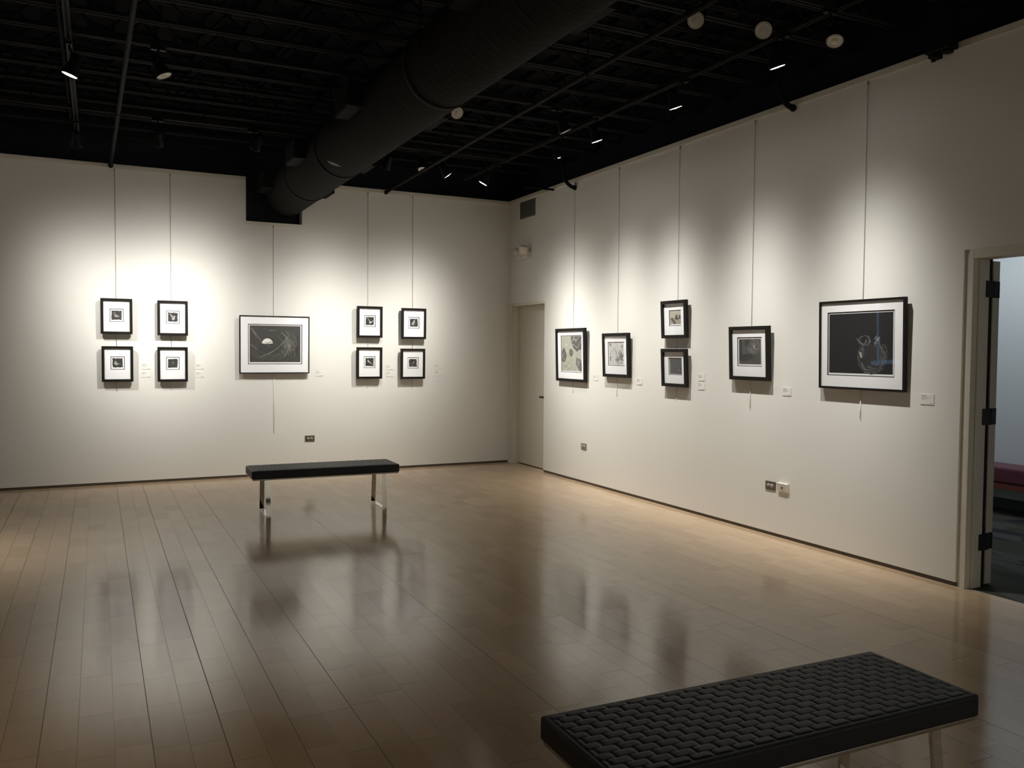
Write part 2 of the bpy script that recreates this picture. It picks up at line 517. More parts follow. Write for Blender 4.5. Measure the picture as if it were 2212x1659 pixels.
sb = thing('upholstered_bench', 'maroon padded wall bench in the blue side room, seen through the doorway at right', 'bench', (2.78, -5.4, 0))
MB().box((-0.18, -1.5, 0.30), (0.18, 1.5, 0.45), 0.02).build('seat', M_MAROON, sb)
MB().box((-0.17, -1.48, 0.245), (0.17, 1.48, 0.299), 0.004).build('rail', M_RED, sb)
for y in (-1.3, 0.9):
    MB().box((-0.02, y, 0.0), (0.10, y + 0.06, 0.244), 0.003).build('leg', M_HINGE, sb)

# ------------------------------------------------------------------ benches
LB, WB, TB, HB = 1.354, 0.432, 0.075, 0.42


def woven_top():
    nx, ny = 400, 128
    L_, W_ = LB - 0.024, WB - 0.024
    s = 0.034
    bm = bmesh.new()
    vs = []
    for j in range(ny + 1):
        for i in range(nx + 1):
            x = -L_ / 2 + L_ * i / nx; y = -W_ / 2 + W_ * j / ny
            row = math.floor(y / s); fv = y / s - row - 0.5
            u = x / (s * 2.1) + 0.5 * (row % 2); fu = u - math.floor(u) - 0.5
            # pillowy strip segments that dive under at their ends, staggered row by row
            h = (1 - abs(2 * fu) ** 7) * (1 - 0.35 * abs(2 * fv) ** 4)
            e = min(L_ / 2 - abs(x), W_ / 2 - abs(y))
            k = min(1, e / 0.012)
            z = HB - 0.0040 + 0.0040 * (max(h, 0)) * k - 0.0012 * (1 - k)
            vs.append(bm.verts.new((x, y, z)))
    for j in range(ny):
        for i in range(nx):
            a = j * (nx + 1) + i
            f = bm.faces.new((vs[a], vs[a + 1], vs[a + nx + 2], vs[a + nx + 1])); f.smooth = True
    m = MB(); m.bm.free(); m.bm = bm
    return m


def make_bench(label, loc, rz):
    t = thing('bench', label, 'bench', loc, (0, 0, rz), 'woven leather benches')
    MB().box((-LB / 2, -WB / 2, HB - TB), (LB / 2, WB / 2, HB - 0.003), 0.009, seg=3).build('cushion', M_LEATHER, t)
    woven_top().build('woven_top', M_LEATHER, t)
    MB().box((-LB / 2 + 0.008, -WB / 2 + 0.008, HB - TB - 0.014), (LB / 2 - 0.008, WB / 2 - 0.008, HB - TB - 0.0005), 0.002).build('base_plate', M_PLATE, t)
    zt = HB - TB - 0.0145
    for sx, lx in ((-1, -0.535), (1, 0.535)):
        r = None
        w2, th = 0.021, 0.012
        # sled leg: two splayed flat bars and a floor bar
        for sy in (-1, 1):
            b = MB()
            y0, y1 = sy * 0.170, sy * 0.205
            b.prism([(lx - w2, y0, zt), (lx + w2, y0, zt), (lx + w2, y1, 0.0085), (lx - w2, y1, 0.0085)], (0, -sy * th, 0))
            b.build('leg', M_CHROME, t)
        MB().box((lx - w2, -0.205, 0.0), (lx + w2, 0.205, 0.0080), 0.001).build('foot_bar', M_CHROME, t)
    return t


B1 = make_bench('black woven leather bench on chrome legs, the far one toward the back wall', (-3.065, -2.336, 0), -0.0237)


def copy_tree(o, parent=None):
    c = o.copy(); C.objects.link(c)
    if parent is not None: c.parent = parent
    for ch in list(o.children): copy_tree(ch, c)
    return c


B2 = copy_tree(B1)
B2.location = (-3.12, -8.246, 0); B2.rotation_euler = (0, 0, -0.0221)
B2['label'] = 'black woven leather bench cut off by the bottom right edge, nearest the camera'

# ------------------------------------------------------------------ framed pictures
rnd = random.Random(7)


class Art:
    """flat printed sheet: polygons stacked in thin layers, colour per face"""

    def __init__(self, x0, x1, z0, z1, y, paper=(0.92, 0.915, 0.90)):
        self.bm = bmesh.new(); self.cl = self.bm.loops.layers.float_color.new('Col')
        self.x0, self.x1, self.z0, self.z1, self.y = x0, x1, z0, z1, y
        self.k = 0
        self.win = None
        self.add([(0, 0), (1, 0), (1, 1), (0, 1)], paper)

    def area(self, u0, u1, v0, v1):
        """maps later unit coordinates into a part of the sheet"""
        self.win = (u0, u1, v0, v1)

    def P(self, u, v):
        if self.win:
            u0, u1, v0, v1 = self.win
            u, v = u0 + (u1 - u0) * u, v0 + (v1 - v0) * v
        return Vector((self.x0 + (self.x1 - self.x0) * u, self.y - 0.00012 * self.k, self.z0 + (self.z1 - self.z0) * v))

    def add(self, pts, col, keep=False):
        if not keep: self.k += 1
        try:
            f = self.bm.faces.new([self.bm.verts.new(self.P(*p)) for p in pts])
        except ValueError:
            return
        for l in f.loops: l[self.cl] = (*col, 1)

    def ribbon(self, pts, w0, col, w1=None, keep=True):
        w1 = w0 if w1 is None else w1
        n = len(pts)
        Ls, Rs = [], []
        ax = (self.x1 - self.x0) / max(1e-6, (self.z1 - self.z0))
        if self.win: ax *= (self.win[1] - self.win[0]) / (self.win[3] - self.win[2])
        for i in range(n):
            a = pts[max(0, i - 1)]; c = pts[min(n - 1, i + 1)]
            dx, dy = (c[0] - a[0]) * ax, c[1] - a[1]
            l = math.hypot(dx, dy) or 1
            w = (w0 + (w1 - w0) * i / (n - 1)) / 2
            Ls.append((pts[i][0] - dy / l * w / ax, pts[i][1] + dx / l * w)); Rs.append((pts[i][0] + dy / l * w / ax, pts[i][1] - dx / l * w))
        for i in range(n - 1):
            self.add([Rs[i], Rs[i + 1], Ls[i + 1], Ls[i]], col, keep)

    def rough_rect(self, col, amp=0.03, n=11):
        pts = []
        c = [(0, 0), (1, 0), (1, 1), (0, 1)]
        for a, b_ in zip(c, c[1:] + c[:1]):
            for i in range(n):
                t = i / n
                pts.append((a[0] + (b_[0] - a[0]) * t + rnd.uniform(-amp, amp), a[1] + (b_[1] - a[1]) * t + rnd.uniform(-amp, amp)))
        self.add(pts, col)

    def blob(self, cx, cy, rx, ry, col, rot=0, rag=0.1, n=22, keep=False):
        pts = []
        for i in range(n):
            a = 2 * PI * i / n; k = 1 + rnd.uniform(-rag, rag)
            x, y = rx * k * math.cos(a), ry * k * math.sin(a)
            pts.append((cx + x * math.cos(rot) - y * math.sin(rot), cy + x * math.sin(rot) + y * math.cos(rot)))
        self.add(pts, col, keep)

    def build(self, parent):
        m = bpy.data.meshes.new('print'); self.bm.to_mesh(m); self.bm.free(); m.materials.append(M_ART)
        o = bpy.data.objects.new('print', m); C.objects.link(o); o.parent = parent
        return o


def curve(p0, p1, bend, n=7):
    (a, b_), (c, d) = p0, p1
    mx, my = (a + c) / 2 - (d - b_) * bend, (b_ + d) / 2 + (c - a) * bend
    out = []
    for i in range(n):
        t = i / (n - 1)
        out.append(((1 - t) ** 2 * a + 2 * t * (1 - t) * mx + t * t * c, (1 - t) ** 2 * b_ + 2 * t * (1 - t) * my + t * t * d))
    return out


DK = (0.030, 0.029, 0.026)
G1, G2, G3 = (0.22, 0.21, 0.19), (0.42, 0.41, 0.38), (0.10, 0.098, 0.09)


def art_bird(kind):
    def f(A):
        A.rough_rect(DK, 0.035)
        if kind == 0:      # low swallow with raised tail
            A.blob(0.48, 0.42, 0.26, 0.13, G1, -0.25); A.k += 1
            A.ribbon(curve((0.18, 0.82), (0.4, 0.42), 0.25), 0.07, G1, 0.14); A.ribbon(curve((0.6, 0.42), (0.86, 0.34), 0.0), 0.08, G1, 0.02)
            A.blob(0.45, 0.38, 0.14, 0.05, G2, -0.2)
        elif kind == 1:    # spread, tumbling bird
            A.blob(0.5, 0.5, 0.2, 0.12, G1, -0.6); A.blob(0.55, 0.3, 0.17, 0.12, G2, 0.3); A.k += 1
            A.ribbon(curve((0.14, 0.88), (0.45, 0.52), 0.1), 0.05, G2, 0.14); A.blob(0.66, 0.55, 0.10, 0.09, G2)
        elif kind == 2:    # sitting bird with round head, tail to the right
            A.blob(0.36, 0.42, 0.22, 0.15, G2, -0.2); A.blob(0.28, 0.62, 0.11, 0.11, G2); A.blob(0.28, 0.62, 0.05, 0.05, DK); A.k += 1
            A.ribbon(curve((0.45, 0.42), (0.88, 0.36), 0.05), 0.14, G1, 0.03)
        elif kind == 3:    # faint moth on a dark haze
            A.blob(0.5, 0.48, 0.50, 0.44, (0.04, 0.039, 0.036), 0.2, 0.08); A.blob(0.5, 0.55, 0.10, 0.16, G3, 0.3); A.blob(0.53, 0.58, 0.05, 0.08, G1)
            for i in range(8):
                A.ribbon(curve((0.3, 0.25 + i * .05), (0.75, 0.3 + i * .05), 0.1), 0.008, G3)
        elif kind == 4:    # hummingbird
            A.blob(0.58, 0.32, 0.17, 0.10, (0.6, 0.59, 0.55), 0.4); A.k += 1
            A.ribbon(curve((0.16, 0.92), (0.52, 0.38), 0.08), 0.03, (0.6, 0.59, 0.55), 0.08)
            A.ribbon(curve((0.95, 0.6), (0.62, 0.36), 0.1), 0.03, (0.6, 0.59, 0.55), 0.13); A.blob(0.45, 0.33, 0.07, 0.06, G2)
        elif kind == 5:    # standing pale bird
            A.blob(0.42, 0.42, 0.16, 0.26, (0.5, 0.49, 0.46), -0.5); A.blob(0.55, 0.70, 0.10, 0.13, (0.5, 0.49, 0.46)); A.k += 1
            A.ribbon(curve((0.45, 0.55), (0.18, 0.25), 0.1), 0.12, G2, 0.04); A.ribbon(curve((0.6, 0.2), (0.85, 0.42), 0.1), 0.03, G1); A.blob(0.45, 0.45, 0.05, 0.14, G1, -0.5)
        elif kind == 6:    # feather
            A.blob(0.38, 0.6, 0.10, 0.22, G2, 0.7); A.k += 1
            A.ribbon(curve((0.32, 0.68), (0.9, 0.18), -0.05), 0.15, (0.5, 0.49, 0.46), 0.03)
        else:              # crescent
            A.blob(0.5, 0.5, 0.48, 0.48, (0.036, 0.035, 0.032), 0, 0.05); A.k += 1
            A.ribbon(curve((0.36, 0.40), (0.66, 0.72), -0.3), 0.02, G2, 0.10); A.ribbon(curve((0.2, 0.2), (0.6, 0.25), 0.1), 0.01, G3)
    return f


def art_nest(A):
    A.add([(0, 0), (1, 0), (1, 1), (0, 1)], (0.048, 0.046, 0.042))
    R = random.Random(3)
    A.blob(0.55, 0.4, 0.4, 0.3, (0.040, 0.039, 0.036), 0.1, 0.1)
    A.blob(0.93, 0.45, 0.035, 0.26, (0.030, 0.024, 0.024), 0, 0.05)
    A.k += 1
    for i in range(110):
        a = R.uniform(-2.6, 0.7)
        k = R.uniform(0.75, 1.25)
        cx, cy = 0.42 + 0.40 * k * math.cos(a), 0.52 + 0.38 * k * math.sin(a)
        t = a + PI / 2 + R.uniform(-0.4, 0.4)
        l = R.uniform(0.04, 0.16)
        p0 = (cx - l * math.cos(t), cy - l * math.sin(t) * 1.2); p1 = (cx + l * math.cos(t), cy + l * math.sin(t) * 1.2)
        if min(p0 + p1) < 0.02 or max(p0 + p1) > 0.98: continue
        g = R.uniform(0.06, 0.14)
        A.ribbon(curve(p0, p1, R.uniform(-0.2, 0.2), 5), R.uniform(0.004, 0.010), (g, g * 0.97, g * 0.88))
    A.k += 1
    for i in range(60):     # the bright tangle right of centre
        cx, cy = R.gauss(0.75, 0.06), R.gauss(0.48, 0.13)
        t = R.uniform(0.7, 2.4); l = R.uniform(0.03, 0.09)
        p0 = (cx - l * math.cos(t), cy - l * math.sin(t)); p1 = (cx + l * math.cos(t), cy + l * math.sin(t))
        g = R.uniform(0.12, 0.34)
        A.ribbon(curve(p0, p1, R.uniform(-0.4, 0.4), 5), R.uniform(0.004, 0.009), (g, g * 0.98, g * 0.88))
    A.k += 1
    for p0, p1, bd in (((0.03, 0.93), (0.24, 0.51), 0.05), ((0.06, 0.85), (0.13, 0.66), 0.12), ((0.34, 0.22), (0.72, 0.68), -0.18), ((0.20, 0.14), (0.46, 0.30), -0.1), ((0.67, 0.14), (0.82, 0.60), -0.08), ((0.62, 0.82), (0.76, 0.66), 0.0), ((0.38, 0.87), (0.50, 0.87), 0.02), ((0.02, 0.48), (0.14, 0.34), 0.1)):
        A.ribbon(curve(p0, p1, bd, 9), 0.013, (0.30, 0.29, 0.26), 0.007)
    A.k += 1
    pts = [(0.345 + 0.105 * math.cos(PI * i / 16), 0.515 + 0.135 * math.sin(PI * i / 16)) for i in range(17)] + [(0.26, 0.495), (0.34, 0.505), (0.41, 0.52)][::1]
    A.add([(0.345 + 0.105 * math.cos(PI * i / 16), 0.515 + 0.135 * math.sin(PI * i / 16)) for i in range(17)] + [(0.30, 0.50), (0.37, 0.505)], (0.86, 0.85, 0.80))
    A.k += 1
    for p0, p1 in (((0.33, 0.50), (0.43, 0.58)), ((0.33, 0.50), (0.40, 0.40)), ((0.36, 0.52), (0.38, 0.41)), ((0.28, 0.52), (0.36, 0.54)), ((0.37, 0.53), (0.45, 0.55))):
        A.ribbon(curve(p0, p1, 0.05, 4), 0.010, (0.14, 0.135, 0.12))


def art_leaves(A):
    A.add([(0, 0), (1, 0), (1, 1), (0, 1)], (0.40, 0.405, 0.325))
    R = random.Random(5)
    A.k += 1
    for i in range(40):
        g = R.uniform(0.40, 0.58)
        A.blob(R.uniform(.08, .92), R.uniform(.05, .95), R.uniform(.03, .07), R.uniform(.02, .05), (g, g * 1.01, g * 0.84), R.uniform(0, 3), 0.25, 10, True)
    A.add([(0.0, 0.55), (0.12, 0.68), (0.22, 0.52), (0.25, 0.42), (0.16, 0.26), (0.03, 0.25), (0.0, 0.3)], (0.10, 0.105, 0.09))
    A.add([(0.47, 1.0), (1.0, 1.0), (1.0, 0.62), (0.88, 0.60), (0.78, 0.55), (0.60, 0.66), (0.50, 0.82)], (0.09, 0.09, 0.085))
    A.blob(0.48, 0.53, 0.10, 0.115, (0.13, 0.13, 0.115), 0.25, 0.06)
    A.add([(0.78, 0.40), (0.95, 0.33), (1.0, 0.2), (1.0, 0.0), (0.90, 0.01), (0.80, 0.10), (0.72, 0.22), (0.72, 0.32)], (0.12, 0.12, 0.11))
    A.k += 1
    W_ = (0.55, 0.55, 0.50)
    for p0, p1, bd in (((0.50, 0.83), (0.80, 0.90), 0.2), ((0.60, 0.97), (0.78, 0.83), 0.0), ((0.52, 0.78), (0.78, 0.66), 0.1), ((0.78, 0.66), (0.98, 0.90), -0.1), ((0.66, 0.98), (0.52, 0.88), 0.1), ((0.70, 0.83), (0.92, 0.98), 0.1),
                       ((0.03, 0.40), (0.16, 0.55), 0.15), ((0.14, 0.30), (0.02, 0.48), 0.1), ((0.76, 0.30), (0.88, 0.12), 0.1), ((0.90, 0.30), (0.80, 0.14), 0.2), ((0.80, 0.38), (0.86, 0.20), 0.0)):
        A.ribbon(curve(p0, p1, bd), 0.016, W_, 0.008)
    for p0, p1 in (((0.22, 0.10), (0.36, 0.24)), ((0.12, 0.14), (0.30, 0.10)), ((0.30, 0.04), (0.42, 0.10))):
        A.ribbon(curve(p0, p1, 0.1), 0.02, (0.2, 0.2, 0.17), 0.008)


def art_mist(A):
    A.rough_rect((0.62, 0.61, 0.58), 0.012)
    R = random.Random(9)
    A.k += 1

    def patch(n, cx, cy, sx, sy, lo, hi, s0, s1):
        for i in range(n):
            x, y = R.gauss(cx, sx), R.gauss(cy, sy)
            if not (0.03 < x < 0.97 and 0.03 < y < 0.97): continue
            g = R.uniform(lo, hi)
            A.k += 0.02
            A.blob(x, y, R.uniform(s0, s1), R.uniform(s0, s1), (g, g, g * 0.97), R.uniform(0, 3), 0.35, 9, True)
    patch(70, 0.5, 0.5, 0.3, 0.3, 0.50, 0.68, 0.02, 0.06)
    patch(50, 0.75, 0.3, 0.13, 0.17, 0.20, 0.42, 0.02, 0.06)
    patch(40, 0.85, 0.35, 0.05, 0.2, 0.07, 0.2, 0.015, 0.04)
    patch(25, 0.09, 0.35, 0.03, 0.12, 0.12, 0.35, 0.015, 0.035)
    patch(14, 0.09, 0.92, 0.03, 0.04, 0.12, 0.35, 0.015, 0.035)
    patch(14, 0.9, 0.88, 0.05, 0.05, 0.15, 0.35, 0.015, 0.035)
    patch(12, 0.40, 0.65, 0.06, 0.08, 0.25, 0.4, 0.012, 0.03)


def art_sepia(A):
    A.add([(0, 0), (1, 0), (1, 1), (0, 1)], (0.46, 0.42, 0.34))
    A.add([(0, 0), (1, 0), (1, 0.35), (0, 0.5)], (0.36, 0.33, 0.27))
    A.k += 1
    d = (0.10, 0.088, 0.07)
    A.add([(0.05, 0.38), (0.14, 0.52), (0.24, 0.55), (0.28, 0.45), (0.42, 0.30), (0.55, 0.05), (0.35, 0.02), (0.18, 0.25)], d)
    A.blob(0.62, 0.45, 0.20, 0.10, d, -0.3, 0.15); A.blob(0.62, 0.64, 0.10, 0.10, d, 0, 0.15)
    A.blob(0.90, 0.50, 0.10, 0.09, d, 0.2, 0.15); A.blob(0.90, 0.64, 0.07, 0.08, d, 0, 0.15)


def art_plumage(A):
    A.add([(0, 0), (1, 0), (1, 1), (0, 1)], (0.085, 0.085, 0.085))
    A.k += 1
    for p0, p1, bd in (((0.70, 0.17), (0.78, 0.33), 0.3), ((0.76, 0.34), (0.82, 0.24), -0.3), ((0.70, 0.30), (0.78, 0.36), -0.2), ((0.82, 0.24), (0.76, 0.14), 0.3), ((0.73, 0.22), (0.79, 0.22), -0.4)):
        A.ribbon(curve(p0, p1, bd), 0.016, (0.26, 0.26, 0.25))
    for i in range(6):
        A.ribbon(curve((0.05, 0.1 + i * 0.13), (0.5, 0.12 + i * 0.13), 0.02), 0.004, (0.095, 0.095, 0.095))


def ring_scribble(A, cx, cy, rx, ry, n, seed, lo, hi, wid, squash=0.3, a0=0.0, a1=2 * PI):
    R = random.Random(seed)
    for i in range(n):
        a = R.uniform(a0, a1); k = 1 - abs(R.gauss(0, squash))
        if k < 0.15: continue
        t = a + PI / 2 + R.uniform(-0.35, 0.35)
        l = R.uniform(0.10, 0.28)
        x, y = cx + rx * k * math.cos(a), cy + ry * k * math.sin(a)
        p0 = (x - l * rx * math.cos(t), y - l * ry * math.sin(t)); p1 = (x + l * rx * math.cos(t), y + l * ry * math.sin(t))
        g = R.uniform(lo, hi)
        A.ribbon(curve(p0, p1, -0.15 * R.random(), 5), R.uniform(0.5, 1.2) * wid, (g, g * 0.98, g * 0.93))


def art_wreath(A):
    A.add([(0, 0), (1, 0), (1, 1), (0, 1)], (0.055, 0.054, 0.050))
    A.k += 1
    ring_scribble(A, 0.69, 0.67, 0.28, 0.30, 170, 11, 0.09, 0.20, 0.010, 0.25)
    A.k += 1
    ring_scribble(A, 0.68, 0.64, 0.16, 0.20, 60, 12, 0.16, 0.34, 0.012, 0.3)
    A.blob(0.70, 0.67, 0.035, 0.09, (0.36, 0.35, 0.32), 0.35, 0.1)
    A.k += 1
    for i in range(16):
        A.blob(rnd.uniform(0.5, 0.9), rnd.uniform(0.15, 0.28), 0.012, 0.008, (0.10, 0.10, 0.095), 0, 0.3, 7, True)


def art_cage(A):
    A.add([(0, 0), (1, 0), (1, 1), (0, 1)], (0.009, 0.0095, 0.0105))
    A.k += 1
    A.blob(0.68, 0.28, 0.17, 0.22, (0.026, 0.026, 0.027), 0, 0.03)
    A.k += 1
    ring_scribble(A, 0.68, 0.27, 0.215, 0.265, 120, 21, 0.05, 0.16, 0.009, 0.12, -PI, 0.6)
    ring_scribble(A, 0.68, 0.28, 0.215, 0.265, 60, 22, 0.10, 0.26, 0.010, 0.08, -2.6, -0.4)
    ring_scribble(A, 0.86, 0.33, 0.06, 0.16, 30, 23, 0.08, 0.22, 0.008, 0.4)
    A.k += 1
    ring_scribble(A, 0.57, 0.55, 0.095, 0.085, 60, 24, 0.08, 0.22, 0.009, 0.2)
    ring_scribble(A, 0.52, 0.36, 0.05, 0.10, 40, 25, 0.06, 0.22, 0.009, 0.5)
    ring_scribble(A, 0.76, 0.55, 0.05, 0.07, 34, 26, 0.10, 0.30, 0.008, 0.4)
    A.k += 1
    for p0, p1, bd, g in (((0.45, 0.58), (0.55, 0.44), 0.15, 0.18), ((0.60, 0.56), (0.56, 0.46), 0.1, 0.30), ((0.80, 0.60), (0.73, 0.45), -0.2, 0.34), ((0.74, 0.58), (0.80, 0.52), 0.1, 0.25), ((0.80, 0.50), (0.90, 0.33), -0.15, 0.16), ((0.52, 0.18), (0.60, 0.05), 0.1, 0.20), ((0.56, 0.02), (0.72, 0.03), -0.1, 0.14), ((0.62, 0.12), (0.72, 0.09), 0.1, 0.16)):
        A.ribbon(curve(p0, p1, bd), 0.016, (g, g * 0.99, g * 0.95), 0.006)
    A.blob(0.515, 0.32, 0.02, 0.05, (0.35, 0.34, 0.31), 0.2, 0.3)


def picture(label, side, c0, c1, z0, z1, border, depth, recess, win, prn, art, bottom=0.010, top=0.022, win_line=0.006):
    """win and prn are (left, right, top, bottom) fractions of the outer frame"""
    W_, H_ = abs(c1 - c0), z1 - z0
    tilt = math.asin((top - bottom) / H_)
    if side == 'back':
        t = thing('framed_picture', label, 'picture', ((c0 + c1) / 2, -bottom, z0), (tilt, 0, 0))
    else:
        t = thing('framed_picture', label, 'picture', (-bottom, (c0 + c1) / 2, z0), (0, 0, 0))
        t.rotation_mode = 'XYZ'
        t.rotation_euler = (Matrix.Rotation(-PI / 2, 4, 'Z') @ Matrix.Rotation(tilt, 4, 'X')).to_euler()
    x0, x1 = -W_ / 2, W_ / 2
    yf = -depth
    # frame: four mitred rails
    b = MB()
    o = [(x0, 0), (x1, 0), (x1, H_), (x0, H_)]
    i_ = [(x0 + border, border), (x1 - border, border), (x1 - border, H_ - border), (x0 + border, H_ - border)]
    for k in range(4):
        k2 = (k + 1) % 4
        q = [o[k], o[k2], i_[k2], i_[k]]
        b.prism([(p[0], yf, p[1]) for p in q], (0, depth, 0))
    b.box((x0 + border, -0.004, border), (x1 - border, -0.001, H_ - border))
    b.build('frame', M_FRAME, t)
    # mat board with a bevelled window
    ym = yf + recess
    wx0, wx1 = x0 + win[0] * W_, x0 + win[1] * W_
    wz1, wz0 = H_ * (1 - win[2]), H_ * (1 - win[3])
    b = MB()
    g = 0.0005
    o = [(x0 + border + g, border + g), (x1 - border - g, border + g), (x1 - border - g, H_ - border - g), (x0 + border + g, H_ - border - g)]
    i_ = [(wx0, wz0), (wx1, wz0), (wx1, wz1), (wx0, wz1)]
    wl = win_line
    j_ = [(wx0 + wl, wz0 + wl), (wx1 - wl, wz0 + wl), (wx1 - wl, wz1 - wl), (wx0 + wl, wz1 - wl)]
    for k in range(4):
        k2 = (k + 1) % 4
        b.poly([(o[k][0], ym, o[k][1]), (o[k2][0], ym, o[k2][1]), (i_[k2][0], ym, i_[k2][1]), (i_[k][0], ym, i_[k][1])], 0)
        b.poly([(i_[k][0], ym, i_[k][1]), (i_[k2][0], ym, i_[k2][1]), (j_[k2][0], ym + 0.004, j_[k2][1]), (j_[k][0], ym + 0.004, j_[k][1])], 1)
    b.build('mat_board', [M_MAT, M_MATCORE], t)
    # print
    A = Art(wx0, wx1, wz0, wz1, ym + 0.0055)
    A.area((prn[0] - win[0]) / (win[1] - win[0]), (prn[1] - win[0]) / (win[1] - win[0]), (win[3] - prn[3]) / (win[3] - win[2]), (win[3] - prn[2]) / (win[3] - win[2]))
    art(A)
    A.build(t)
    # glazing
    b = MB()
    yg = ym - 0.003
    b.poly([(x0 + border, yg, border), (x1 - border, yg, border), (x1 - border, yg, H_ - border), (x0 + border, yg, H_ - border)])
    b.build('glazing', M_GLASS, t, norm=False)
    return t


SW = (0.283, 0.727, 0.287, 0.655); SP = (0.346, 0.664, 0.342, 0.597)
small = dict(border=0.027, depth=0.034, recess=0.012, bottom=0.028, top=0.034)
L4T = 'in the leftmost foursome'
R4T = 'in the foursome nearer the corner'
picture('small black-framed bird print, upper left one ' + L4T, 'back', -4.929, -4.614, 1.653, 2.039, win=SW, prn=SP, art=art_bird(0), **small)
picture('small black-framed bird print, upper right one ' + L4T, 'back', -4.361, -4.045, 1.645, 2.033, win=SW, prn=SP, art=art_bird(1), **small)
picture('small black-framed bird print, lower left one ' + L4T, 'back', -4.923, -4.610, 1.133, 1.520, win=SW, prn=SP, art=art_bird(2), **small)
picture('small black-framed hazy dark print, lower right one ' + L4T, 'back', -4.364, -4.049, 1.129, 1.516, win=SW, prn=SP, art=art_bird(3), **small)
picture('wide thin-framed print of a white egg in a dark nest, centre of the back wall', 'back', -3.487, -2.682, 1.216, 1.892, 0.0115, 0.030, 0.006, (0.117, 0.894, 0.145, 0.84), (0.141, 0.869, 0.170, 0.804), art_nest, 0.026, 0.038, 0.008)
picture('small black-framed hummingbird print, upper left one ' + R4T, 'back', -2.095, -1.775, 1.653, 2.040, win=SW, prn=SP, art=art_bird(4), **small)
picture('small black-framed standing bird print, upper right one ' + R4T, 'back', -1.524, -1.199, 1.644, 2.032, win=SW, prn=SP, art=art_bird(5), **small)
picture('small black-framed feather print, lower left one ' + R4T, 'back', -2.101, -1.778, 1.144, 1.534, win=SW, prn=SP, art=art_bird(6), **small)
picture('small black-framed print with a pale crescent, lower right one ' + R4T, 'back', -1.533, -1.211, 1.138, 1.521, win=SW, prn=SP, art=art_bird(7), **small)
rk = dict(depth=0.034, bottom=0.012, top=0.030)
picture('tall black-framed print of grey leaf shapes on pale green, beside the corner door', 'right', -1.399, -2.062, 1.154, 1.769, 0.030, recess=0.016, win=(0.16, 0.87, 0.130, 0.83), prn=(0.175, 0.855, 0.146, 0.803), art=art_leaves, **rk)
picture('black-framed misty grey speckled print, second picture from the corner door', 'right', -2.435, -2.930, 1.233, 1.700, 0.032, recess=0.013, win=(0.195, 0.82, 0.20, 0.74), prn=(0.227, 0.785, 0.228, 0.712), art=art_mist, **rk)
picture('small black-framed sepia print with dark blobs, upper of the stacked pair on right wall', 'right', -3.484, -3.866, 1.636, 1.994, 0.030, recess=0.018, win=(0.286, 0.762, 0.255, 0.678), prn=(0.31, 0.737, 0.292, 0.632), art=art_sepia, **rk)
picture('small black-framed plain grey print, lower of the stacked pair on right wall', 'right', -3.498, -3.879, 1.174, 1.535, 0.030, recess=0.018, win=(0.26, 0.79, 0.235, 0.69), prn=(0.295, 0.775, 0.262, 0.664), art=art_plumage, **rk)
picture('black-framed dark print of a round woven wreath, second picture from the doorway', 'right', -4.474, -4.948, 1.271, 1.725, 0.031, recess=0.014, win=(0.193, 0.815, 0.2, 0.744), prn=(0.226, 0.786, 0.236, 0.705), art=art_wreath, **rk)
picture('large black-framed nearly black print of a wispy round nest, nearest the right doorway', 'right', -5.478, -6.235, 1.240, 1.890, 0.0155, recess=0.010, win=(0.098, 0.882, 0.128, 0.85), prn=(0.115, 0.862, 0.150, 0.82), art=art_cage, win_line=0.007, depth=0.028, bottom=0.012, top=0.026)


# ------------------------------------------------------------------ hanging rods
def rod(label, side, c, ztop, zbot, sleeve):
    t = thing('hanging_rod', label, 'rod', (c, -0.006, zbot) if side == 'back' else (-0.006, c, zbot), group=None)
    MB().tube([(0, 0, 0.03), (0, 0, ztop - zbot)], 0.0018, 8).build('wire', M_ROD, t)
    b = MB(); b.tube([(0, 0, 0), (0, 0, sleeve)], 0.0026, 8); b.build('sleeve', M_ROD2, t)
    b = MB(); b.box((-0.006, -0.006, ztop - zbot - 0.004), (0.006, 0.005, ztop - zbot + 0.022), 0.002); b.build('hook', M_ROD, t)


TB_, TR_ = 3.425, 3.425
rod('thin steel rod holding the left column of the leftmost foursome of pictures', 'back', -4.775, TB_, 1.03, 0.09)
rod('thin steel rod holding the right column of the leftmost foursome of pictures', 'back', -4.2155, TB_, 1.045, 0.09)
rod('thin steel rod holding the nest and egg picture, hung below the duct notch', 'back', -3.091, 2.93, 0.508, 0.68)
rod('thin steel rod holding the left column of the foursome nearer the corner', 'back', -1.946, TB_, 1.03, 0.09)
rod('thin steel rod holding the right column of the foursome nearer the corner', 'back', -1.3625, TB_, 1.02, 0.09)
rod('thin steel rod holding the tall leaf print by the corner door', 'right', -1.730, TR_, 1.023, 0.06)
rod('thin steel rod holding the misty grey speckled print', 'right', -2.655, TR_, 1.023, 0.15)
rod('thin steel rod holding the stacked pair on the right wall', 'right', -3.680, TR_, 1.041, 0.02)
rod('thin steel rod holding the round wreath print', 'right', -4.694, TR_, 1.031, 0.20)
rod('thin steel rod holding the large black print near the doorway', 'right', -5.8425, TR_, 1.031, 0.13)


